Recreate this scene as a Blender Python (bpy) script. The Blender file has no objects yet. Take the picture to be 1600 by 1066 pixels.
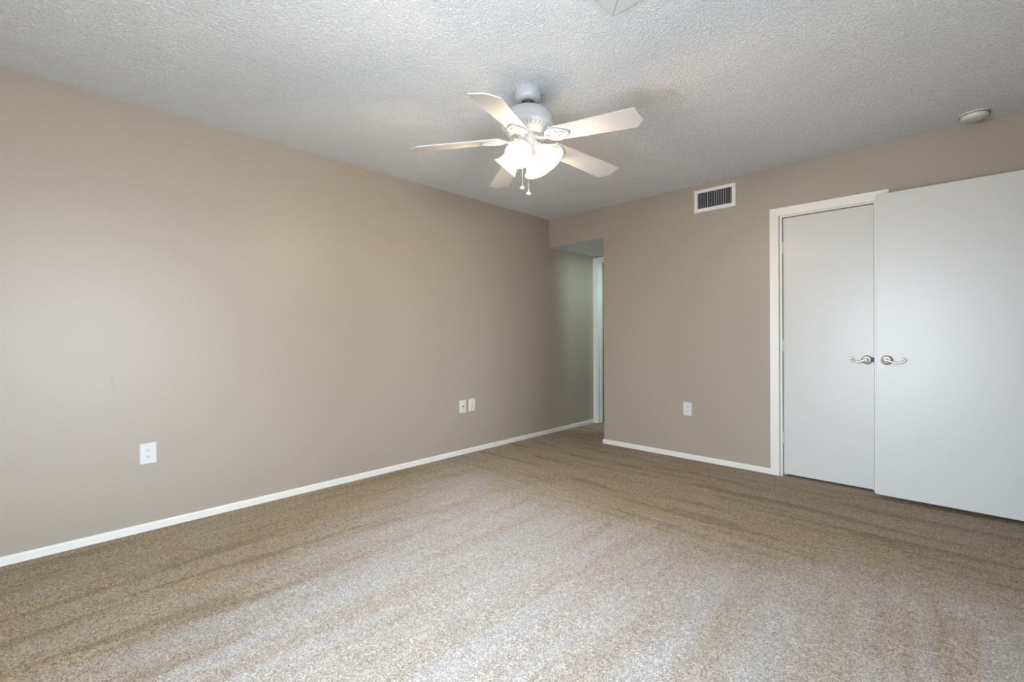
import bpy, bmesh, math, random
from mathutils import Vector, Matrix
sc = bpy.context.scene
COL = sc.collection
R = math.radians
PI = math.pi

# ------------------------------------------------------------------ camera
cam_d = bpy.data.cameras.new('camera')
cam = bpy.data.objects.new('camera', cam_d); COL.objects.link(cam)
cam_d.sensor_width = 36.0
cam_d.sensor_fit = 'HORIZONTAL'
cam_d.lens = 720.12 / 1600 * 36.0
cam_d.shift_y = -(533.0 - 525.61) / 1600
cam_d.clip_start = 0.02
YAW = 0.7674
cam.location = (3.3562, -4.0916, 1.1094)
cam.rotation_euler = (Matrix.Rotation(YAW, 3, 'Z') @ Matrix.Rotation(R(90), 3, 'X') @ Matrix.Rotation(-0.004, 3, 'Z')).to_euler()
sc.camera = cam

# ------------------------------------------------------------------ exposure
vs = sc.view_settings
vs.view_transform = 'Standard'; vs.look = 'None'; vs.gamma = 1.0; vs.use_curve_mapping = False
vs.exposure = 1.45
sc.display_settings.display_device = 'sRGB'
sc.cycles.diffuse_bounces = 2

# ------------------------------------------------------------------ daylight (world seen through the sliding window behind the camera)
SKY = (0.76, 0.90, 1.06)
SKY_STRENGTH = 10.0
w = bpy.data.worlds.new('world'); sc.world = w
w.use_nodes = True
nt = w.node_tree; nt.nodes.clear()
wo = nt.nodes.new('ShaderNodeOutputWorld'); bg = nt.nodes.new('ShaderNodeBackground')
tc = nt.nodes.new('ShaderNodeTexCoord'); sx = nt.nodes.new('ShaderNodeSeparateXYZ')
mr = nt.nodes.new('ShaderNodeMapRange'); cr = nt.nodes.new('ShaderNodeValToRGB')
nt.links.new(tc.outputs['Generated'], sx.inputs[0]); nt.links.new(sx.outputs['Z'], mr.inputs['Value'])
mr.inputs['From Min'].default_value = -1.0; mr.inputs['From Max'].default_value = 1.0
nt.links.new(mr.outputs[0], cr.inputs[0]); nt.links.new(cr.outputs[0], bg.inputs[0]); nt.links.new(bg.outputs[0], wo.inputs[0])
cr.color_ramp.elements[0].position = 0.485; cr.color_ramp.elements[0].color = (0.57, 0.61, 0.65, 1)
cr.color_ramp.elements[1].position = 0.515; cr.color_ramp.elements[1].color = (*SKY, 1)
bg.inputs[1].default_value = SKY_STRENGTH

Y_FRONT = -4.75; XR = 3.77
WIN_X0, WIN_X1, WIN_Z1 = 2.00, 3.40, 2.05          # sliding glass door in the wall behind the camera
SW_Y0, SW_Y1, SW_Z0, SW_Z1 = -4.60, -2.95, 0.35, 2.05   # side window in the right wall, beside the camera
def portal(name, loc, rot, sx_, sy_):
    l = bpy.data.lights.new(name, 'AREA'); l.shape = 'RECTANGLE'; l.size = sx_; l.size_y = sy_; l.cycles.is_portal = True
    o = bpy.data.objects.new(name, l); COL.objects.link(o); o.location = loc; o.rotation_euler = rot
portal('daylight_portal', ((WIN_X0 + WIN_X1) / 2, Y_FRONT - 0.125, WIN_Z1 / 2), (R(90), 0, 0), WIN_X1 - WIN_X0, WIN_Z1)
portal('daylight_portal', (XR + 0.105, (SW_Y0 + SW_Y1) / 2, (SW_Z0 + SW_Z1) / 2), (R(90), 0, R(90)), SW_Y1 - SW_Y0, SW_Z1 - SW_Z0)

BULB_W = 6.5                                       # each lamp of the fan
BULB_COL = (1.0, 0.80, 0.56)
SHADE_EMIT = 0.9
# lamp of the neighbouring room, shining into the little hall from its right
hl = bpy.data.lights.new('next_room_lamp', 'POINT'); hl.energy = 13.0; hl.color = (0.66, 0.94, 0.98); hl.shadow_soft_size = 0.07
ho = bpy.data.objects.new('next_room_lamp', hl); COL.objects.link(ho); ho.location = (1.00, 0.64, 1.99)

# ------------------------------------------------------------------ materials
class NT:
    """tiny helper around a material's node tree"""
    def __init__(s, name):
        s.m = bpy.data.materials.new(name); s.m.use_nodes = True
        s.t = s.m.node_tree; s.b = s.t.nodes['Principled BSDF']; s.out = s.t.nodes['Material Output']
    def n(s, typ, **kw):
        nd = s.t.nodes.new(typ)
        for k, v in kw.items():
            if hasattr(nd, k) and k not in nd.inputs.keys(): setattr(nd, k, v)
            else: s.set(nd.inputs[k.replace('_', ' ')] if k.replace('_', ' ') in nd.inputs.keys() else nd.inputs[k], v)
        return nd
    def set(s, sock, v):
        if hasattr(v, 'is_output'): s.t.links.new(v, sock)
        elif hasattr(v, 'outputs'): s.t.links.new(v.outputs[0], sock)
        else: sock.default_value = v
    def math(s, op, a, b=0.0, c=None, clamp=False):
        nd = s.t.nodes.new('ShaderNodeMath'); nd.operation = op; nd.use_clamp = clamp
        s.set(nd.inputs[0], a); s.set(nd.inputs[1], b)
        if c is not None: s.set(nd.inputs[2], c)
        return nd.outputs[0]
    def sstep(s, v, a, b, lo=0.0, hi=1.0):
        nd = s.t.nodes.new('ShaderNodeMapRange'); nd.interpolation_type = 'SMOOTHSTEP'
        s.set(nd.inputs['Value'], v); nd.inputs['From Min'].default_value = a; nd.inputs['From Max'].default_value = b
        nd.inputs['To Min'].default_value = lo; nd.inputs['To Max'].default_value = hi
        return nd.outputs[0]
    def mix(s, f, a, b, mode='MIX'):
        nd = s.t.nodes.new('ShaderNodeMix'); nd.data_type = 'RGBA'; nd.blend_type = mode
        s.set(nd.inputs[0], f); s.set(nd.inputs[6], a); s.set(nd.inputs[7], b)
        return nd.outputs[2]
    def noise(s, vec, scale, detail=2.0, rough=0.5, dist=0.0):
        nd = s.t.nodes.new('ShaderNodeTexNoise'); s.set(nd.inputs['Vector'], vec)
        nd.inputs['Scale'].default_value = scale; nd.inputs['Detail'].default_value = detail
        nd.inputs['Roughness'].default_value = rough; nd.inputs['Distortion'].default_value = dist
        return nd.outputs[0]
    def bump(s, h, dist, strength=1.0, normal=None):
        nd = s.t.nodes.new('ShaderNodeBump'); s.set(nd.inputs['Height'], h)
        nd.inputs['Distance'].default_value = dist; nd.inputs['Strength'].default_value = strength
        if normal is not None: s.set(nd.inputs['Normal'], normal)
        return nd.outputs[0]
    def coords(s):
        tc = s.t.nodes.new('ShaderNodeTexCoord'); sp = s.t.nodes.new('ShaderNodeSeparateXYZ')
        s.t.links.new(tc.outputs['Object'], sp.inputs[0])
        return tc.outputs['Object'], sp.outputs[0], sp.outputs[1], sp.outputs[2]
    def scaled(s, vec, sc3):
        nd = s.t.nodes.new('ShaderNodeVectorMath'); nd.operation = 'MULTIPLY'
        s.set(nd.inputs[0], vec); nd.inputs[1].default_value = sc3
        return nd.outputs[0]

def rgb(r, g, b): return (r, g, b, 1.0)

def simple(name, col, rough=0.5, metal=0.0, noise_amt=0.04, nscale=30.0, bump=0.0, spec=0.5):
    k = NT(name); v, x, y, z = k.coords()
    n = k.noise(v, nscale, 3)
    dark = tuple(c * (1 - noise_amt) for c in col[:3]) + (1,)
    k.set(k.b.inputs['Base Color'], k.mix(n, col, dark))
    k.b.inputs['Roughness'].default_value = rough; k.b.inputs['Metallic'].default_value = metal
    k.b.inputs['Specular IOR Level'].default_value = spec
    if bump: k.set(k.b.inputs['Normal'], k.bump(n, bump))
    return k.m

WALL_COL = (0.345, 0.290, 0.228)
def wall_material(name, patches=()):
    k = NT(name); v, x, y, z = k.coords()
    n1 = k.noise(v, 1.3, 3); n2 = k.noise(v, 260, 2, 0.6)
    c = k.mix(n1, rgb(*[q * 1.02 for q in WALL_COL]), rgb(*[q * 0.98 for q in WALL_COL]))
    for (ax, a0, z0, ra, rz, amt, tint) in patches:          # touched-up spots and scuffs on the paint
        u = x if ax == 'x' else y
        du = k.math('DIVIDE', k.math('ABSOLUTE', k.math('SUBTRACT', u, a0)), ra)
        dz = k.math('DIVIDE', k.math('ABSOLUTE', k.math('SUBTRACT', z, z0)), rz)
        m = k.math('MULTIPLY', k.sstep(k.math('MAXIMUM', du, dz), 0.6, 1.2, amt, 0.0), 1.0)
        c = k.mix(m, c, tint)
    k.set(k.b.inputs['Base Color'], c)
    k.set(k.b.inputs['Roughness'], k.math('MULTIPLY_ADD', n2, 0.06, 0.36))
    k.b.inputs['Specular IOR Level'].default_value = 0.44
    k.set(k.b.inputs['Normal'], k.bump(n2, 0.0009, 0.55))
    return k.m

def ceiling_material():
    k = NT('knockdown_ceiling'); v, x, y, z = k.coords()
    n1 = k.noise(v, 92, 3, 0.55, 0.9); n2 = k.noise(v, 34, 2, 0.5, 0.6)
    h = k.math('ADD', k.sstep(n1, 0.36, 0.68), k.math('MULTIPLY', n2, 0.55))
    # faint yellowish water stain on the right of the fan
    d = k.t.nodes.new('ShaderNodeVectorMath'); d.operation = 'DISTANCE'
    k.set(d.inputs[0], v); d.inputs[1].default_value = (2.18, -1.66, 2.44)
    st = k.math('MULTIPLY', k.sstep(d.outputs['Value'], 0.05, 0.42, 1, 0), k.sstep(k.noise(v, 5, 3), 0.4, 0.65))
    base = k.mix(k.math('MULTIPLY', st, 0.30), rgb(0.80, 0.81, 0.82), rgb(0.62, 0.49, 0.33))
    k.set(k.b.inputs['Base Color'], base)
    k.b.inputs['Roughness'].default_value = 0.92; k.b.inputs['Specular IOR Level'].default_value = 0.15
    k.set(k.b.inputs['Normal'], k.bump(h, 0.0042, 1.0))
    return k.m

def carpet_material():
    k = NT('cut_pile_carpet'); v, x, y, z = k.coords()
    # vacuum strokes: along the room in the near part, across it in the far part
    wob = k.noise(v, 1.1, 2)
    xs = k.math('MULTIPLY_ADD', wob, 0.30, x); ys = k.math('MULTIPLY_ADD', wob, 0.30, y)
    near_v = k.scaled(v, (7.5, 0.75, 1)); far_v = k.scaled(v, (1.1, 11.0, 1))
    s_near = k.sstep(k.noise(near_v, 1.0, 4, 0.6, 0.5), 0.32, 0.68)
    s_far = k.sstep(k.noise(far_v, 1.0, 4, 0.62, 0.5), 0.34, 0.66)
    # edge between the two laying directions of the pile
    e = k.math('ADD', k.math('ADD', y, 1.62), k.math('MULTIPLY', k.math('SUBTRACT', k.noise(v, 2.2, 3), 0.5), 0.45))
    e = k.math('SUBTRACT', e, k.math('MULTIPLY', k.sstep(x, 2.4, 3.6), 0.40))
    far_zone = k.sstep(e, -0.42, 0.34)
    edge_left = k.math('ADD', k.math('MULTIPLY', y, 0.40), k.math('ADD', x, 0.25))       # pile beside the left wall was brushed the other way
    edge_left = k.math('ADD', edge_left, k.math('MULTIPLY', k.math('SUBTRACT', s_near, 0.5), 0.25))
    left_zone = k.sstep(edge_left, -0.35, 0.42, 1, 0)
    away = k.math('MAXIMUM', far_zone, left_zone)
    for (xa, xb, ya, yb) in ((3.135, 3.235, -2.10, -1.64), (3.305, 3.415, -2.05, -1.57)):   # two short brush marks near the door
        mk = k.math('MULTIPLY', k.math('MULTIPLY', k.sstep(x, xa - 0.03, xa + 0.015), k.sstep(x, xb - 0.008, xb + 0.008, 1, 0)),
                    k.math('MULTIPLY', k.sstep(y, ya - 0.15, ya + 0.15), k.sstep(y, yb - 0.04, yb + 0.04, 1, 0)))
        away = k.math('MAXIMUM', away, k.math('MULTIPLY', mk, 0.48))
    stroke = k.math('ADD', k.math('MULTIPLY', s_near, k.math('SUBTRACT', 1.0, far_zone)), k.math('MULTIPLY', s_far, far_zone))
    # yarn tufts
    t1 = k.noise(v, 80, 2, 0.6, 2.2); t2 = k.noise(v, 170, 2, 0.6, 1.2)
    tuft = k.math('ADD', k.math('MULTIPLY', k.sstep(t1, 0.40, 0.60), 0.62), k.math('MULTIPLY', k.sstep(t2, 0.38, 0.62), 0.38))
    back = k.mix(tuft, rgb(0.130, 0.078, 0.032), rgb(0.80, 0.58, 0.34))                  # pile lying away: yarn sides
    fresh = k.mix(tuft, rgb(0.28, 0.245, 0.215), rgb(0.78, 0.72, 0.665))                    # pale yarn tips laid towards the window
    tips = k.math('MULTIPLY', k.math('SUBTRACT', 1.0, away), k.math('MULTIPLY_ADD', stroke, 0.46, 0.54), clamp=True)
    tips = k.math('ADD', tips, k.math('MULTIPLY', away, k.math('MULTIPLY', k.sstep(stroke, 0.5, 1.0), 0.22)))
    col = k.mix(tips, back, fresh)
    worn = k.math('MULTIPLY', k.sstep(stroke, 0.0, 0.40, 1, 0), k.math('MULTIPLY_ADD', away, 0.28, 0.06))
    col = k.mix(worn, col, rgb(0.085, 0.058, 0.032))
    k.set(k.b.inputs['Base Color'], col)
    k.b.inputs['Roughness'].default_value = 0.95; k.b.inputs['Specular IOR Level'].default_value = 0.1
    k.b.inputs['Sheen Weight'].default_value = 0.25; k.b.inputs['Sheen Roughness'].default_value = 0.5
    # the lay of the pile leans the surface towards or away from the window
    lean = k.math('MULTIPLY_ADD', away, 0.40, -0.26)
    nrm = k.t.nodes.new('ShaderNodeCombineXYZ'); k.set(nrm.inputs[1], lean); nrm.inputs[2].default_value = 1.0
    nn = k.t.nodes.new('ShaderNodeVectorMath'); nn.operation = 'NORMALIZE'; k.set(nn.inputs[0], nrm.outputs[0])
    h = k.math('ADD', tuft, k.math('MULTIPLY', stroke, 0.25))
    k.set(k.b.inputs['Normal'], k.bump(h, 0.0065, 0.9, nn.outputs[0]))
    return k.m

M = {}
M['wall'] = wall_material('taupe_wall_paint')
M['wall_left'] = wall_material('taupe_wall_paint_scuffed', [('y', -3.79, 0.86, 0.010, 0.045, 0.25, rgb(0.30, 0.25, 0.19)),
                                                            ('y', -3.55, 0.73, 0.030, 0.012, 0.18, rgb(0.31, 0.26, 0.20))])
M['wall_back'] = wall_material('taupe_wall_paint_patched', [('x', 1.547, 1.66, 0.045, 0.075, 0.20, rgb(0.33, 0.26, 0.19)),
                                                            ('x', 1.372, 1.05, 0.05, 0.06, 0.15, rgb(0.30, 0.26, 0.21))])
M['ceiling'] = ceiling_material()
M['carpet'] = carpet_material()
M['trim'] = simple('white_trim_paint', rgb(0.70, 0.67, 0.61), 0.35, noise_amt=0.03, nscale=8)
M['door'] = simple('white_door_paint', rgb(0.57, 0.555, 0.52), 0.34, noise_amt=0.03, nscale=2.5, bump=0.0006)
M['hatch'] = simple('white_hatch_paint', rgb(0.56, 0.565, 0.57), 0.75, noise_amt=0.05)
M['plastic'] = simple('white_plastic', rgb(0.60, 0.585, 0.555), 0.35, noise_amt=0.02)
M['plastic_aged'] = simple('aged_white_plastic', rgb(0.62, 0.59, 0.51), 0.45, noise_amt=0.05)
M['black'] = simple('black_plastic', rgb(0.015, 0.014, 0.013), 0.5)
M['slot'] = simple('dark_slot', rgb(0.05, 0.045, 0.04), 0.6)
M['fan'] = simple('white_fan_enamel', rgb(0.44, 0.45, 0.46), 0.28, noise_amt=0.02)
M['blade'] = simple('white_fan_blade', rgb(0.46, 0.45, 0.44), 0.40, noise_amt=0.05, nscale=6)
M['nickel'] = simple('satin_nickel', rgb(0.80, 0.78, 0.75), 0.46, metal=1.0, noise_amt=0.08)
M['vent_frame'] = simple('white_vent_enamel', rgb(0.72, 0.70, 0.67), 0.4)
M['vent_slat'] = simple('grey_vent_blade', rgb(0.36, 0.36, 0.38), 0.45, noise_amt=0.15)
M['chain'] = simple('pull_chain_metal', rgb(0.75, 0.72, 0.66), 0.3, metal=0.6)
M['aluminium'] = simple('white_aluminium', rgb(0.75, 0.75, 0.74), 0.4)

def shade_material():
    k = NT('frosted_lamp_glass'); v, x, y, z = k.coords()
    n = k.noise(v, 14, 4, 0.6)
    col = k.mix(n, rgb(1.0, 0.84, 0.60), rgb(1.0, 0.91, 0.74))
    tr = k.n('ShaderNodeBsdfTranslucent'); k.set(tr.inputs['Color'], k.mix(0.985, col, rgb(0.012, 0.009, 0.006)))
    tp = k.n('ShaderNodeBsdfTransparent')
    em = k.n('ShaderNodeEmission'); k.set(em.inputs['Color'], col); k.set(em.inputs['Strength'], k.math('MULTIPLY', k.math('MULTIPLY', k.sstep(z, 0.0, 0.06, 0.25, 1.0), k.sstep(z, 0.085, 0.118, 1.0, 0.55)), SHADE_EMIT))
    mx = k.n('ShaderNodeMixShader'); mx.inputs[0].default_value = 0.30
    k.t.links.new(tr.outputs[0], mx.inputs[1]); k.t.links.new(tp.outputs[0], mx.inputs[2])
    ad = k.n('ShaderNodeAddShader'); k.t.links.new(mx.outputs[0], ad.inputs[0]); k.t.links.new(em.outputs[0], ad.inputs[1])
    k.t.links.new(ad.outputs[0], k.out.inputs[0])
    return k.m
def bulb_material():
    k = NT('lit_bulb'); em = k.n('ShaderNodeEmission'); em.inputs['Color'].default_value = (*BULB_COL, 1)
    em.inputs['Strength'].default_value = 3.0
    k.t.links.new(em.outputs[0], k.out.inputs[0]); return k.m
def pane_material():
    k = NT('window_glass'); tp = k.n('ShaderNodeBsdfTransparent'); gl = k.n('ShaderNodeBsdfGlossy'); gl.inputs['Roughness'].default_value = 0.02
    fr = k.n('ShaderNodeFresnel'); mx = k.n('ShaderNodeMixShader'); k.set(mx.inputs[0], fr.outputs[0])
    k.t.links.new(tp.outputs[0], mx.inputs[1]); k.t.links.new(gl.outputs[0], mx.inputs[2]); k.t.links.new(mx.outputs[0], k.out.inputs[0]); return k.m
M['shade'] = shade_material(); M['bulb'] = bulb_material(); M['pane'] = pane_material()

# ------------------------------------------------------------------ mesh helpers
def add_box(bm, x0, x1, y0, y1, z0, z1, bev=0.0, seg=2):
    vs_ = [bm.verts.new(p) for p in ((x0,y0,z0),(x1,y0,z0),(x1,y1,z0),(x0,y1,z0),(x0,y0,z1),(x1,y0,z1),(x1,y1,z1),(x0,y1,z1))]
    fs = [bm.faces.new([vs_[i] for i in f]) for f in ((0,3,2,1),(4,5,6,7),(0,1,5,4),(1,2,6,5),(2,3,7,6),(3,0,4,7))]
    if bev > 0:
        es = list({e for f in fs for e in f.edges})
        bmesh.ops.bevel(bm, geom=es, offset=bev, segments=seg, affect='EDGES', profile=0.6)
def add_prism(bm, pts, axis, a0, a1, bev=0.0):
    """polygon pts (u,v) extruded along axis from a0 to a1; axis x: (u,v)=(y,z), y: (x,z), z: (x,y)"""
    def P(u, v, a): return {'x': (a, u, v), 'y': (u, a, v), 'z': (u, v, a)}[axis]
    A = [bm.verts.new(P(u, v, a0)) for u, v in pts]; B = [bm.verts.new(P(u, v, a1)) for u, v in pts]
    n = len(pts)
    fs = [bm.faces.new(A[::-1]), bm.faces.new(B)]
    for i in range(n): fs.append(bm.faces.new((A[i], A[(i+1) % n], B[(i+1) % n], B[i])))
    if bev > 0:
        es = list(set(fs[0].edges) | set(fs[1].edges))
        bmesh.ops.bevel(bm, geom=es, offset=bev, segments=1, affect='EDGES')
def add_lathe(bm, prof, seg=40, mat=None, squash=None):
    rings = []
    for r, z in prof:
        if r < 1e-6: rings.append([bm.verts.new((0, 0, z))])
        else: rings.append([bm.verts.new((r*math.cos(2*PI*i/seg), r*math.sin(2*PI*i/seg), z)) for i in range(seg)])
    new = [v for r in rings for v in r]
    for a, b in zip(rings[:-1], rings[1:]):
        for i in range(seg):
            j = (i+1) % seg
            if len(a) == 1 and len(b) == 1: continue
            if len(a) == 1: bm.faces.new((a[0], b[j], b[i]))
            elif len(b) == 1: bm.faces.new((a[i], a[j], b[0]))
            else: bm.faces.new((a[i], a[j], b[j], b[i]))
    if mat is not None: bmesh.ops.transform(bm, matrix=mat, verts=new)
    return new
def add_tube(bm, pts, rad, seg=10, closed=False, flat=1.0):
    """round bar along pts; rad a number or one per point"""
    pts = [Vector(p) for p in pts]; n = len(pts)
    rads = rad if hasattr(rad, '__len__') else [rad]*n
    rings = []; up = Vector((0, 0, 1))
    for i, p in enumerate(pts):
        if closed: t = pts[(i+1) % n] - pts[i-1]
        else: t = pts[min(i+1, n-1)] - pts[max(i-1, 0)]
        t.normalize()
        u = up if abs(t.dot(up)) < 0.95 else Vector((1, 0, 0))
        a = t.cross(u).normalized(); b = a.cross(t).normalized()
        rings.append([bm.verts.new(p + a*rads[i]*math.cos(2*PI*k/seg) + b*rads[i]*flat*math.sin(2*PI*k/seg)) for k in range(seg)])
    m = n if closed else n-1
    for i in range(m):
        A, B = rings[i], rings[(i+1) % n]
        for k in range(seg): bm.faces.new((A[k], A[(k+1) % seg], B[(k+1) % seg], B[k]))
    if not closed:
        bm.faces.new(rings[0][::-1]); bm.faces.new(rings[-1])
def obj(name, bm, mat, parent=None, smooth=None, matrix=None):
    if matrix is not None: bmesh.ops.transform(bm, matrix=matrix, verts=bm.verts[:])
    bmesh.ops.recalc_face_normals(bm, faces=bm.faces[:])
    me = bpy.data.meshes.new(name); bm.to_mesh(me); bm.free()
    me.materials.append(mat)
    if smooth is not None:
        for p in me.polygons: p.use_smooth = True
        me.set_sharp_from_angle(angle=R(smooth))
    o = bpy.data.objects.new(name, me); COL.objects.link(o)
    if parent is not None: o.parent = parent
    return o
def struct(name, bm, mat, parent=None, smooth=None, label=None, cat=None):
    o = obj(name, bm, mat, parent, smooth)
    if parent is None:
        o['kind'] = 'structure'
        if label: o['label'] = label
        if cat: o['category'] = cat
    return o
def thing(name, label, cat, loc, rot=(0, 0, 0), group=None):
    o = bpy.data.objects.new(name, None); COL.objects.link(o)
    o.location = loc; o.rotation_euler = rot; o.empty_display_size = 0.05
    o['label'] = label; o['category'] = cat
    if group: o['group'] = group
    return o
def BM(): return bmesh.new()

# ------------------------------------------------------------------ room shell
H = 2.44
HALL_X = 0.73; HALL_Y = 0.90; SOFFIT = 2.125
b = BM(); add_box(b, -0.12, XR + 0.12, -4.90, 2.40, -0.10, 0.0); add_box(b, XR + 0.12, 5.0, -1.20, 2.40, -0.10, 0.0)
struct('floor', b, M['carpet'], label='wall to wall beige cut pile carpet with vacuum strokes', cat='floor')
b = BM(); add_box(b, -0.12, XR + 0.12, -4.90, 2.40, H, H + 0.10); add_box(b, XR + 0.12, 5.0, -1.20, 2.40, H, H + 0.10)
struct('ceiling', b, M['ceiling'], label='white knockdown textured ceiling', cat='ceiling')
b = BM(); add_box(b, -0.12, 0.0, -4.90, 2.40, 0, H)
struct('wall_left', b, M['wall_left'], label='long taupe painted wall on the left', cat='wall')
# back wall with the closet opening, plus the header over the hall and the hall's right side
DX0, DX1, DZ = 2.352, 2.957, 2.050
b = BM()
add_box(b, HALL_X, DX0, 0, 0.12, 0, H); add_box(b, DX1, 5.0, 0, 0.12, 0, H); add_box(b, DX0, DX1, 0, 0.12, DZ, H)
add_box(b, 0, HALL_X, 0, 0.05, SOFFIT + 0.012, H); add_box(b, 0, HALL_X, 0, 0.003, SOFFIT, SOFFIT + 0.012)
struct('wall_back', b, M['wall_back'], label='taupe back wall with closet door and hall opening', cat='wall')
b = BM(); add_box(b, HALL_X, HALL_X + 0.12, 0.12, 0.53, 0, H); add_box(b, HALL_X, HALL_X + 0.12, 0.53, 0.82, 1.995, H); add_box(b, HALL_X, HALL_X + 0.12, 0.82, HALL_Y, 0, H)
struct('wall_hall_right', b, M['wall'], label='right side wall of the little hall', cat='wall')
b = BM(); add_box(b, 0, HALL_X, 0.003, HALL_Y, SOFFIT, SOFFIT + 0.012)
struct('ceiling_hall', b, M['ceiling'], label='lowered ceiling of the little hall', cat='ceiling')
b = BM(); add_box(b, 0.0, 0.055, HALL_Y, HALL_Y + 0.10, 0, H); add_box(b, 0.69, 2.4, HALL_Y, HALL_Y + 0.10, 0, H); add_box(b, 0.055, 0.69, HALL_Y, HALL_Y + 0.10, 2.055, H)
struct('wall_hall_end', b, M['wall'], label='end wall of the little hall around a doorway', cat='wall')
b = BM(); add_box(b, 0.0, 2.4, 1.28, 1.38, 0, H)
struct('wall_beyond_hall', b, M['wall'], label='wall seen through the hall doorway', cat='wall')
b = BM(); add_box(b, 2.2, 2.3, 0.12, HALL_Y, 0, H); add_box(b, 2.30, 5.0, 0.75, 0.85, 0, H)
struct('wall_closet_side', b, M['wall'])
b = BM(); add_box(b, -0.12, 5.0, 2.30, 2.40, 0, H); add_box(b, 4.9, 5.0, -1.10, 2.40, 0, H); add_box(b, XR + 0.12, 4.9, -1.20, -1.10, 0, H)
struct('wall_outer', b, M['wall'])
b = BM(); add_box(b, XR, XR + 0.12, -4.90, SW_Y0, 0, H); add_box(b, XR, XR + 0.12, SW_Y1, -0.90, 0, H); add_box(b, XR, XR + 0.12, SW_Y0, SW_Y1, 0, SW_Z0); add_box(b, XR, XR + 0.12, SW_Y0, SW_Y1, SW_Z1, H); add_box(b, XR, XR + 0.12, -0.90, -0.10, 2.06, H); add_box(b, XR, XR + 0.12, -0.10, 0.0, 0, H)
struct('wall_right', b, M['wall'], label='taupe wall on the right with the entry doorway', cat='wall')
b = BM(); add_box(b, 0, WIN_X0, Y_FRONT - 0.15, Y_FRONT, 0, H); add_box(b, WIN_X1, XR + 0.12, Y_FRONT - 0.15, Y_FRONT, 0, H); add_box(b, WIN_X0, WIN_X1, Y_FRONT - 0.15, Y_FRONT, WIN_Z1, H)
struct('wall_front', b, M['wall'], label='wall behind the camera with the sliding glass door', cat='wall')
# sliding glass door behind the camera
b = BM()
fw_ = 0.05
xm = (WIN_X0 + WIN_X1) / 2
add_box(b, WIN_X0, WIN_X0 + fw_, Y_FRONT - 0.12, Y_FRONT - 0.03, 0, WIN_Z1); add_box(b, WIN_X1 - fw_, WIN_X1, Y_FRONT - 0.12, Y_FRONT - 0.03, 0, WIN_Z1)
add_box(b, WIN_X0 + fw_, WIN_X1 - fw_, Y_FRONT - 0.12, Y_FRONT - 0.03, WIN_Z1 - fw_, WIN_Z1); add_box(b, WIN_X0 + fw_, WIN_X1 - fw_, Y_FRONT - 0.12, Y_FRONT - 0.03, 0, 0.05)
add_box(b, xm - 0.03, xm + 0.03, Y_FRONT - 0.11, Y_FRONT - 0.04, 0.05, WIN_Z1 - fw_)
win = struct('window_1', b, M['aluminium'], label='sliding glass door behind the camera', cat='window')
for (a0, a1) in ((WIN_X0 + fw_, xm - 0.03), (xm + 0.03, WIN_X1 - fw_)):
    b = BM(); add_box(b, a0, a1, Y_FRONT - 0.078, Y_FRONT - 0.072, 0.05, WIN_Z1 - fw_); obj('pane', b, M['pane'], win)

# side window in the right wall
b = BM()
ym = (SW_Y0 + SW_Y1) / 2
for q in ((SW_Y0, SW_Y0 + fw_, SW_Z0, SW_Z1), (SW_Y1 - fw_, SW_Y1, SW_Z0, SW_Z1), (SW_Y0 + fw_, SW_Y1 - fw_, SW_Z1 - fw_, SW_Z1), (SW_Y0 + fw_, SW_Y1 - fw_, SW_Z0, SW_Z0 + fw_), (ym - 0.03, ym + 0.03, SW_Z0 + fw_, SW_Z1 - fw_)):
    add_box(b, XR + 0.03, XR + 0.10, *q)
win = struct('window_2', b, M['aluminium'], label='window in the right wall beside the camera', cat='window')
for (a0, a1) in ((SW_Y0 + fw_, ym - 0.03), (ym + 0.03, SW_Y1 - fw_)):
    b = BM(); add_box(b, XR + 0.062, XR + 0.068, a0, a1, SW_Z0 + fw_, SW_Z1 - fw_); obj('pane', b, M['pane'], win)

# baseboards: low boards, their foot sunk in the pile
BH = 0.044
def board_profile(t=0.013, h=BH): return [(0, 0), (t, 0), (t, h - 0.010), (t * 0.55, h), (0, h)]
b = BM(); add_prism(b, board_profile(), 'y', Y_FRONT, HALL_Y)
struct('baseboard_left', b, M['trim'], label='low white baseboard along the left wall', cat='baseboard')
b = BM(); add_prism(b, [(-u, v) for u, v in board_profile()], 'x', HALL_X - 0.012, 2.289)
add_prism(b, [(HALL_X - u, v) for u, v in board_profile(0.012)], 'y', 0.0, 0.53)
struct('baseboard_back', b, M['trim'], label='low white baseboard along the back wall', cat='baseboard')
b = BM(); add_prism(b, [(1.28 - u, v) for u, v in board_profile(0.015, 0.13)], 'x', 0.0, 2.2)
struct('baseboard_beyond_hall', b, M['trim'], label='tall white baseboard beyond the hall doorway', cat='baseboard')
b = BM(); add_prism(b, [(XR - u, v) for u, v in board_profile()], 'y', Y_FRONT, -0.97)
struct('baseboard_right', b, M['trim'], label='low white baseboard along the right wall', cat='baseboard')

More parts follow.
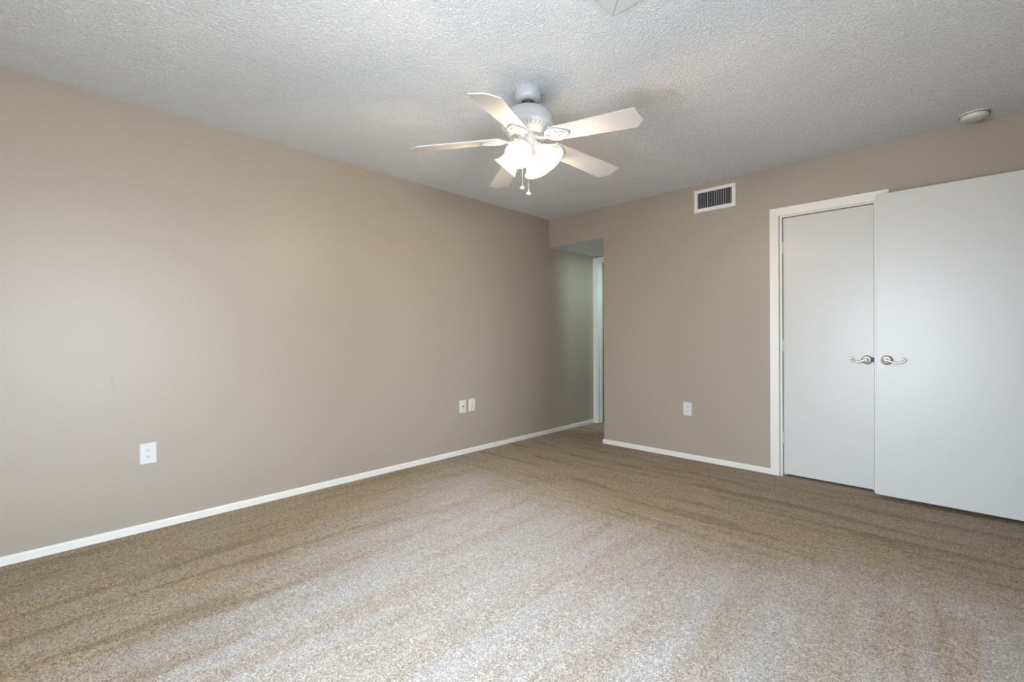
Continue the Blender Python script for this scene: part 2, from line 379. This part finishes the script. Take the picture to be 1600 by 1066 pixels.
# closet door casing (mitred boards with an eased inner edge), jamb and stop
def casing(bm, x0, x1, z1, wd, yf, th, ysign=-1):
    """left leg, right leg, head around an opening x0..x1, height z1; face at yf, standing th proud (towards ysign)"""
    ya, yb = yf, yf + ysign * th
    def board(outer, inner):
        A = [bm.verts.new((p[0], ya, p[1])) for p in outer + inner[::-1]]
        # face set back at the inner edge: eased profile
        B = [bm.verts.new((p[0], yb, p[1])) for p in outer] + [bm.verts.new((p[0], ya + ysign * th * 0.72, p[1])) for p in inner[::-1]]
        bm.faces.new(A); bm.faces.new(B)
        for i in range(4): bm.faces.new((A[i], A[(i+1) % 4], B[(i+1) % 4], B[i]))
    board([(x0 - wd, 0), (x0 - wd, z1 + wd)], [(x0, 0), (x0, z1)])
    board([(x1 + wd, 0), (x1 + wd, z1 + wd)], [(x1, 0), (x1, z1)])
    board([(x0 - wd, z1 + wd), (x1 + wd, z1 + wd)], [(x0, z1), (x1, z1)])
b = BM(); casing(b, 2.347, 2.962, 2.049, 0.062, 0.0, 0.016)
struct('trim_1', b, M['trim'], label='white casing around the closed closet door', cat='door casing')
b = BM()
add_box(b, DX0, DX0 + 0.016, 0.001, 0.12, 0, DZ - 0.0); add_box(b, DX1 - 0.016, DX1, 0.001, 0.12, 0, DZ); add_box(b, DX0 + 0.016, DX1 - 0.016, 0.001, 0.12, DZ - 0.014, DZ)
add_box(b, DX0 + 0.016, DX0 + 0.030, 0.0565, 0.085, 0, DZ - 0.014); add_box(b, DX1 - 0.030, DX1 - 0.016, 0.0565, 0.085, 0, DZ - 0.014); add_box(b, DX0 + 0.030, DX1 - 0.030, 0.0565, 0.085, DZ - 0.028, DZ - 0.014)
struct('trim_2', b, M['trim'], label='white jamb lining inside the closet door frame', cat='door jamb')
# hall doorway: casing, jamb and stop
b = BM(); casing(b, 0.062, 0.683, 2.045, 0.060, HALL_Y, 0.016)
struct('trim_3', b, M['trim'], label='white casing of the doorway at the end of the hall', cat='door casing')
b = BM()
add_box(b, 0.055, 0.071, HALL_Y + 0.001, HALL_Y + 0.10, 0, 2.055); add_box(b, 0.674, 0.69, HALL_Y + 0.001, HALL_Y + 0.10, 0, 2.055)
add_box(b, 0.071, 0.674, HALL_Y + 0.001, HALL_Y + 0.10, 2.041, 2.055)
add_box(b, 0.071, 0.083, HALL_Y + 0.045, HALL_Y + 0.08, 0, 2.041, 0.001)
struct('trim_4', b, M['trim'], label='white jamb of the doorway at the end of the hall', cat='door jamb')
# entry doorway casing on the right wall
b = BM()
add_box(b, XR - 0.016, XR, -0.965, -0.90, 0, 2.12, 0.003); add_box(b, XR - 0.016, XR, -0.10, -0.04, 0, 2.12, 0.003); add_box(b, XR - 0.016, XR, -0.90, -0.10, 2.06, 2.12, 0.003)
struct('trim_5', b, M['trim'], label='white casing of the entry doorway on the right wall', cat='door casing')

# ------------------------------------------------------------------ doors with lever handles
def door_handle(parent, x, z, yface, sgn, latch=None):
    """round rose, hub and wave lever ending in a curl; sgn -1: the lever points to -x"""
    b = BM()
    T = Matrix.Translation((x, yface, z)) @ Matrix.Rotation(R(90), 4, 'X')
    add_lathe(b, [(0.0, 0.0), (0.0325, 0.0), (0.0335, 0.003), (0.0325, 0.006), (0.029, 0.0075), (0.027, 0.010), (0.021, 0.0125), (0.016, 0.0145), (0.0, 0.0145)], 40, T)
    rose = obj('rosette', b, M['nickel'], parent, 35)
    b = BM()
    add_lathe(b, [(0.013, 0.012), (0.0115, 0.020), (0.0105, 0.036), (0.0135, 0.040), (0.015, 0.048), (0.0135, 0.056), (0.009, 0.060), (0.0, 0.061)], 28, T)
    y = yface - 0.050
    pts = []; rads = []
    for i in range(15):
        t = i / 14
        pts.append((x + sgn * (0.004 + 0.082 * t), y - 0.002 * math.sin(t * PI), z + 0.002 - 0.019 * math.sin(t * PI * 0.80) ** 1.2)); rads.append(0.0085 - 0.0035 * t)
    ex, ez = pts[-1][0], pts[-1][2]
    r0 = 0.0105
    for i in range(1, 13):                                        # the curl
        a = -PI / 2 + i / 12 * PI * 1.55; rr = r0 * (1 - 0.45 * i / 12)
        pts.append((ex + sgn * rr * math.cos(a), y - 0.001, ez + r0 + rr * math.sin(a))); rads.append(0.005 + 0.0008 * i / 12)
    add_tube(b, pts, rads, 12)
    lever = obj('lever', b, M['nickel'], rose, 50)
    if latch:
        b = BM(); add_box(b, *latch, 0.001); obj('latch', b, M['black'], parent)
    return rose
# closed closet leaf, set back in its frame
b = BM(); add_box(b, 2.371, 2.938, 0.020, 0.055, 0.016, 2.032, 0.002)
d1 = struct('door_1', b, M['door'], label='closed flat white closet door with lever at its right edge', cat='door')
door_handle(d1, 2.897, 0.932, 0.020, -1, latch=(2.930, 2.9405, 0.004, 0.0198, 0.918, 0.950))
for zz in (0.30, 1.03, 1.80):
    b = BM(); add_lathe(b, [(0, -0.045), (0.005, -0.045), (0.005, 0.045), (0, 0.045)], 12, Matrix.Translation((2.3695, 0.016, zz))); obj('hinge', b, M['trim'], d1, 40)
# entry door swung open against the back wall
b = BM(); add_box(b, 2.962, 3.735, -0.125, -0.090, 0.028, 2.060, 0.003)
d2 = struct('door_2', b, M['door'], label='open flat white entry door folded back in front of the closet', cat='door')
door_handle(d2, 3.020, 0.940, -0.125, 1)

# ------------------------------------------------------------------ electrical plates
def plate(bm, w_, h_, t=0.006):
    # bevelled cover plate in local x (width), z (height), front towards -y
    v0 = [(-w_/2, -h_/2), (w_/2, -h_/2), (w_/2, h_/2), (-w_/2, h_/2)]
    k = 0.0045
    A = [bm.verts.new((u, 0, v)) for u, v in v0]
    B = [bm.verts.new((u, -t * 0.45, v)) for u, v in v0]
    C_ = [bm.verts.new((u - math.copysign(k, u), -t, v - math.copysign(k, v))) for u, v in v0]
    bm.faces.new(A); bm.faces.new(C_)
    for P, Q in ((A, B), (B, C_)):
        for i in range(4): bm.faces.new((P[i], P[(i+1) % 4], Q[(i+1) % 4], Q[i]))
def duplex(label, loc, rot, w_=0.079, h_=0.122, group='duplex outlets on the walls', mat='plastic'):
    t = thing('power_outlet', label, 'outlet', loc, rot, group)
    b = BM(); plate(b, w_, h_); obj('cover_plate', b, M[mat], t)
    for s in (1, -1):
        b = BM()
        pts = []
        for i in range(28):
            a = 2 * PI * i / 28; pts.append((0.0172 * math.cos(a), max(-0.0142, min(0.0142, 0.0172 * math.sin(a))) + s * 0.0195))
        add_prism(b, pts, 'y', -0.0055, -0.0082, 0.0006)
        rc = obj('receptacle', b, M[mat], t, 30)
        b = BM()
        add_box(b, -0.0078, -0.0052, -0.0086, -0.0080, s*0.0195 - 0.001, s*0.0195 + 0.0075)
        add_box(b, 0.0052, 0.0074, -0.0086, -0.0080, s*0.0195 - 0.0005, s*0.0195 + 0.0062)
        add_lathe(b, [(0, 0), (0.0027, 0), (0.0027, 0.0006), (0, 0.0006)], 14, Matrix.Translation((0, -0.0080, s*0.0195 - 0.0065)) @ Matrix.Rotation(R(90), 4, 'X'))
        obj('slots', b, M['slot'], rc)
        b = BM(); pts = [(p[0]*1.10, (p[1]-s*0.0195)*1.12 + s*0.0195) for p in pts]
        add_prism(b, pts, 'y', -0.0054, -0.0062); obj('recess', b, M['plastic_aged'], rc)
    b = BM(); add_lathe(b, [(0, 0.0055), (0.0032, 0.0055), (0.0030, 0.0072), (0, 0.0078)], 16, Matrix.Rotation(R(90), 4, 'X'))
    obj('screw', b, M['nickel'], t, 30)
    return t
LW = R(90)                                         # fronts facing +x on the left wall
duplex('white duplex outlet low on the left wall, nearest the camera', (0, -3.638, 0.443), (0, 0, LW), 0.079, 0.120)
duplex('white duplex outlet low on the left wall, right of the cable plate', (0, -1.171, 0.451), (0, 0, LW), 0.079, 0.120, mat='plastic_aged')
duplex('white duplex outlet low on the back wall left of the closet', (1.607, 0, 0.447), (0, 0, 0), 0.079, 0.120)
t = thing('cable_plate', 'white cable wall plate with a single round jack on the left wall', 'wall plate', (0, -1.285, 0.449), (0, 0, LW))
b = BM(); plate(b, 0.079, 0.121); obj('cover_plate', b, M['plastic_aged'], t)
b = BM(); add_lathe(b, [(0, 0.005), (0.0075, 0.005), (0.0075, 0.0075), (0.0050, 0.0078), (0.0050, 0.014), (0.0035, 0.0145), (0, 0.012)], 20, Matrix.Rotation(R(90), 4, 'X'))
obj('jack', b, M['slot'], t, 30)
for s in (1, -1):
    b = BM(); add_lathe(b, [(0, 0.0055), (0.0030, 0.0055), (0.0028, 0.0070), (0, 0.0076)], 14, Matrix.Translation((0, 0, s * 0.045)) @ Matrix.Rotation(R(90), 4, 'X'))
    obj('screw', b, M['plastic_aged'], t, 30)

# ------------------------------------------------------------------ air vent on the back wall
VX0, VX1, VZ0, VZ1 = 1.676, 2.027, 2.197, 2.396
t = thing('air_vent', 'white rectangular air vent with grey upright blades high on the back wall', 'vent', ((VX0 + VX1) / 2, 0, VZ0))
vw, vh = VX1 - VX0, VZ1 - VZ0
b = BM()
o_ = [(-vw/2, 0), (vw/2, 0), (vw/2, vh), (-vw/2, vh)]; g = 0.031
i_ = [(-vw/2 + g, g), (vw/2 - g, g), (vw/2 - g, vh - g), (-vw/2 + g, vh - g)]
A = [b.verts.new((u, 0, v)) for u, v in o_]; B = [b.verts.new((u, -0.004, v)) for u, v in o_]
C1 = [b.verts.new((u - math.copysign(0.005, u), -0.010, v + (0.005 if v < vh/2 else -0.005))) for u, v in o_]
D = [b.verts.new((u, -0.008, v)) for u, v in i_]; E_ = [b.verts.new((u, 0, v)) for u, v in i_]
for P, Q in ((A, B), (B, C1), (C1, D), (D, E_), (E_, A)):
    for i in range(4): b.faces.new((P[i], P[(i+1) % 4], Q[(i+1) % 4], Q[i]))
obj('frame', b, M['vent_frame'], t)
b = BM(); add_box(b, -vw/2 + g, vw/2 - g, -0.0012, -0.0002, g, vh - g); obj('backing', b, M['black'], t)
rnd = random.Random(5)
ns = 15
for i in range(ns):
    u = -vw/2 + g + (i + 0.5) / ns * (vw - 2 * g)
    b = BM(); add_box(b, -0.0010, 0.0010, -0.0036, 0.0036, g + 0.001, vh - g - 0.001)
    tw = R(rnd.choice((35, 40, 62, 68, -25, 50)))
    obj('slat', b, M['vent_slat'], t, None, Matrix.Translation((u + rnd.uniform(-0.0015, 0.0015), -0.0052, 0)) @ Matrix.Rotation(tw, 4, 'Z'))
for s in (-1, 1):
    b = BM(); add_lathe(b, [(0, 0.0088), (0.0035, 0.0088), (0.003, 0.0112), (0, 0.0118)], 14, Matrix.Translation((s * (vw/2 - 0.014), 0, vh/2)) @ Matrix.Rotation(R(90), 4, 'X'))
    obj('screw', b, M['vent_frame'], t, 30)

# ------------------------------------------------------------------ smoke detector
t = thing('smoke_detector', 'off-white round smoke detector on the ceiling above the open door', 'smoke detector', (3.437, -0.155, H))
b = BM(); add_lathe(b, [(0, 0), (0.068, 0), (0.068, -0.008), (0.064, -0.010), (0, -0.010)], 48); obj('base_plate', b, M['plastic_aged'], t, 35)
b = BM(); add_lathe(b, [(0, -0.0095), (0.061, -0.0095), (0.064, -0.013), (0.063, -0.022), (0.057, -0.033), (0.045, -0.038), (0.020, -0.040), (0, -0.040)], 48)
cv = obj('cover', b, M['plastic_aged'], t, 40)
b = BM(); add_lathe(b, [(0.0600, -0.0098), (0.0668, -0.0098), (0.0668, -0.0118), (0.0600, -0.0118)], 48); obj('seam', b, M['slot'], cv)
b = BM()
add_tube(b, [(0.058 * math.cos(R(q)), 0.058 * math.sin(R(q)), -0.029 - 0.004 * math.sin(R((q - 215) * 3))) for q in range(215, 276, 6)], 0.0026, 8)
obj('vent_ridge', b, M['plastic_aged'], cv, 50)
b = BM(); add_lathe(b, [(0, -0.0395), (0.009, -0.0395), (0.009, -0.042), (0.007, -0.043), (0, -0.043)], 20, Matrix.Translation((0.022, -0.01, 0))); obj('test_button', b, M['plastic'], cv, 35)

# ------------------------------------------------------------------ attic access panel cut off by the top edge
AX, AY = 2.336, -2.428
t = thing('attic_hatch', 'white ceiling hatch with mitred trim cut off by the top edge', 'hatch', (AX + 0.33, AY - 0.38, H))
def hatch_board(P):                                # P: four plan points outer a, outer b, inner b, inner a
    b = BM()
    A = [b.verts.new((x, y, 0)) for x, y in P]
    B = [b.verts.new((x, y, -0.009 if i < 2 else -0.007)) for i, (x, y) in enumerate(P)]
    b.faces.new(A); b.faces.new(B)
    for i in range(4): b.faces.new((A[i], A[(i+1) % 4], B[(i+1) % 4], B[i]))
    return b
hw, hd, tw_ = 0.33, 0.38, 0.062
O4 = [(-hw, hd), (hw, hd), (hw, -hd), (-hw, -hd)]; I4 = [(-hw + tw_, hd - tw_), (hw - tw_, hd - tw_), (hw - tw_, -hd + tw_), (-hw + tw_, -hd + tw_)]
for i in range(4):
    j = (i + 1) % 4
    e1 = Vector(O4[j]) - Vector(O4[i]); e1.normalize(); gp = e1 * 0.0014
    obj('trim_board', hatch_board([tuple(Vector(O4[i]) + gp), tuple(Vector(O4[j]) - gp), tuple(Vector(I4[j]) - gp), tuple(Vector(I4[i]) + gp)]), M['hatch'], t)
b = BM(); add_box(b, -hw + tw_, hw - tw_, -hd + tw_, hd - tw_, -0.004, 0); obj('panel', b, M['hatch'], t)

# ------------------------------------------------------------------ ceiling fan
FX, FY = 1.680, -2.222
fan = thing('ceiling_fan', 'white five-blade ceiling fan with four lit bell-shaped glass lamps', 'ceiling fan', (FX, FY, H))
def Z(z): return z - H                              # heights given above the floor
b = BM(); add_lathe(b, [(0, Z(2.44)), (0.073, Z(2.44)), (0.0735, Z(2.432)), (0.0725, Z(2.414)), (0.068, Z(2.397)), (0.060, Z(2.386)), (0.048, Z(2.381)), (0.036, Z(2.381)), (0.034, Z(2.395)), (0, Z(2.396))], 48)
obj('canopy', b, M['fan'], fan, 40)
b = BM(); add_lathe(b, [(0, Z(2.398)), (0.024, Z(2.396)), (0.031, Z(2.386)), (0.026, Z(2.374)), (0.013, Z(2.370)), (0.013, Z(2.34)), (0, Z(2.34))], 28)
obj('hanger_ball', b, M['slot'], fan, 40)
b = BM()
add_lathe(b, [(0, Z(2.347)), (0.030, Z(2.347)), (0.062, Z(2.344)), (0.095, Z(2.335)), (0.122, Z(2.320)), (0.139, Z(2.300)), (0.146, Z(2.278)), (0.147, Z(2.254)), (0.1475, Z(2.243)), (0.144, Z(2.238)), (0, Z(2.238))], 64)
mh = obj('motor_housing', b, M['fan'], fan, 40)
b = BM(); add_lathe(b, [(0.1445, Z(2.240)), (0.141, Z(2.234)), (0.121, Z(2.220)), (0.096, Z(2.186)), (0.080, Z(2.203)), (0, Z(2.203))], 64); obj('vent_ring', b, M['fan'], mh, 40)
rib = BM()
for k in range(36):                                # upright vent slots of the lower motor cover
    a = 2 * PI * k / 36
    n0 = len(rib.verts); add_box(rib, -0.022, 0.022, -0.0034, 0.0034, -0.0016, 0.0016)
    rib.verts.ensure_lookup_table()
    bmesh.ops.transform(rib, matrix=Matrix.Rotation(a, 4, 'Z') @ Matrix.Translation((0.115, 0, Z(2.2152))) @ Matrix.Rotation(R(-29.5), 4, 'Y'), verts=rib.verts[n0:])
o = obj('vent_slots', rib, M['vent_slat'], mh)
b = BM(); add_lathe(b, [(0, Z(2.204)), (0.074, Z(2.204)), (0.075, Z(2.199)), (0.060, Z(2.195)), (0.0575, Z(2.190)), (0.0575, Z(2.150)), (0.054, Z(2.142)), (0.046, Z(2.138)), (0.040, Z(2.120)), (0.026, Z(2.108)), (0.012, Z(2.102)), (0, Z(2.101))], 48)
obj('switch_housing', b, M['fan'], fan, 40)

# blades: board with clipped corners under a scrolled iron
def blade_board():
    b = BM()
    L0, L1, w0, w1 = 0.150, 0.648, 0.058, 0.072
    pts = [(L0, -w0 + 0.012), (L0 + 0.012, -w0), (L1 - 0.016, -w1), (L1 - 0.011, -w1 + 0.005), (L1, 0.016), (L1 - 0.003, 0.024), (L1 - 0.046, w1 - 0.003), (L1 - 0.054, w1), (L0 + 0.012, w0), (L0, w0 - 0.012)]
    add_prism(b, pts, 'z', -0.003, 0.003, 0.0008)
    return b
def blade_iron():
    b = BM()
    zz = -0.0052
    # arm from the motor
    add_tube(b, [(0.060, 0, -0.004), (0.085, 0, -0.010), (0.110, 0.004, -0.011), (0.135, 0.010, -0.007)], [0.013, 0.0115, 0.010, 0.010], 12, flat=0.55)
    add_box(b, 0.050, 0.078, -0.018, 0.018, -0.009, 0.003, 0.003)
    # leaf outline plate
    out = []
    for i in range(36):
        a = 2 * PI * i / 36
        x = 0.176 + 0.056 * math.cos(a); y = 0.048 * math.sin(a)
        tip = max(0.0, math.cos(a)) ** 6
        x += 0.022 * tip; y *= (1 - 0.25 * tip)
        out.append((x, y))
    def leaf_loop(cx, cy, rx, ry, rot, r, lo=0.0, hi=2 * PI, closed=True, n=30):
        pts = []
        for i in range(n):
            a = lo + (hi - lo) * i / (n if closed else n - 1)
            u, v = rx * math.cos(a), ry * math.sin(a)
            pts.append((cx + u * math.cos(rot) - v * math.sin(rot), cy + u * math.sin(rot) + v * math.cos(rot), zz))
        add_tube(b, pts, r, 8, closed, 0.75)
    add_tube(b, [(x, y, zz - 0.0015) for x, y in out], 0.0062, 10, True, 0.8)
    leaf_loop(0.160, -0.019, 0.027, 0.0165, 0.25, 0.0056); leaf_loop(0.160, 0.021, 0.027, 0.0165, -0.25, 0.0056)
    leaf_loop(0.158, -0.018, 0.012, 0.006, 0.25, 0.0034); leaf_loop(0.158, 0.020, 0.012, 0.006, -0.25, 0.0034)
    leaf_loop(0.205, 0.0, 0.020, 0.010, 0.0, 0.0034)
    return b
proto = None
AZ0 = 6.5
DROOP = {0: 6.0, 1: 5.6, 2: 6.0, 3: 4.8, 4: 6.4}
for k in range(5):
    mtx = Matrix.Translation((0, 0, Z(2.186))) @ Matrix.Rotation(R(AZ0 + 72 * k), 4, 'Z') @ Matrix.Rotation(R(DROOP[k]), 4, 'Y') @ Matrix.Rotation(R(-11.5), 4, 'X')
    if proto is None:
        bl = obj('blade', blade_board(), M['blade'], fan); ir = obj('blade_iron', blade_iron(), M['fan'], bl, 40); proto = (bl, ir)
    else:
        bl = proto[0].copy(); COL.objects.link(bl); bl.parent = fan
        ir = proto[1].copy(); COL.objects.link(ir); ir.parent = bl
    bl.matrix_local = mtx

# four lamps
def shade_mesh():
    b = BM()
    prof = [(0.022, 0.0), (0.0235, 0.006), (0.030, 0.014), (0.041, 0.028), (0.0475, 0.045), (0.0505, 0.064), (0.0535, 0.082), (0.0595, 0.098), (0.068, 0.110), (0.0725, 0.115)]
    inner = [(r - 0.0028, z) for r, z in prof[::-1]]
    add_lathe(b, prof + [(0.0727, 0.1165), (0.0705, 0.1168)] + inner[1:], 48)
    return b
sproto = None
for k in range(4):
    az = R(20 + 90 * k)
    mtx = Matrix.Translation((0, 0, Z(2.128))) @ Matrix.Rotation(az, 4, 'Z') @ Matrix.Translation((0.058, 0, 0)) @ Matrix.Rotation(R(180 - 44), 4, 'Y')
    if sproto is None:
        b = BM(); add_lathe(b, [(0, -0.034), (0.014, -0.034), (0.020, -0.026), (0.026, -0.020), (0.0275, 0.004), (0.0255, 0.010), (0.0, 0.010)], 32); so = obj('lamp_socket', b, M['fan'], fan, 40)
        sh = obj('lamp_shade', shade_mesh(), M['shade'], so, 60)
        b = BM(); add_lathe(b, [(0, 0.010), (0.013, 0.010), (0.014, 0.025), (0.021, 0.042), (0.0255, 0.058), (0.0235, 0.073), (0.014, 0.083), (0, 0.086)], 24); bu = obj('bulb', b, M['bulb'], so, 60)
        sproto = (so, sh, bu)
    else:
        so = sproto[0].copy(); COL.objects.link(so); so.parent = fan
        for q in sproto[1:]:
            c = q.copy(); COL.objects.link(c); c.parent = so
    so.matrix_local = mtx
    ld = bpy.data.lights.new('fan_lamp', 'POINT'); ld.energy = BULB_W; ld.color = BULB_COL; ld.shadow_soft_size = 0.026
    lo = bpy.data.objects.new('fan_lamp', ld); COL.objects.link(lo)
    lo.location = Matrix.Translation((FX, FY, H)) @ mtx @ Vector((0, 0, 0.095))

# pull chains
def pull(x, y, z0, z1):
    b = BM()
    n = int((z0 - z1) / 0.006)
    for i in range(n):
        add_lathe(b, [(0, -0.0014), (0.0014, 0), (0, 0.0014)], 6, Matrix.Translation((x, y, Z(z0 - i * 0.006))))
    add_tube(b, [(x, y, Z(z0)), (x, y, Z(z1))], 0.0007, 6)
    c = obj('pull_chain', b, M['chain'], fan)
    b = BM(); add_lathe(b, [(0, 0.010), (0.003, 0.009), (0.007, 0.006), (0.0125, 0.001), (0.0130, -0.003), (0.0085, -0.008), (0, -0.010)], 24, Matrix.Translation((x, y, Z(z1))))
    obj('chain_fob', b, M['plastic'], c, 50)
CR = Vector((math.cos(YAW), math.sin(YAW), 0)); CFW = Vector((-math.sin(YAW), math.cos(YAW), 0))
p = CR * -0.032 - CFW * 0.030; pull(p.x, p.y, 2.145, 1.908)
p = CR * 0.000 - CFW * 0.048; pull(p.x, p.y, 2.145, 1.872)
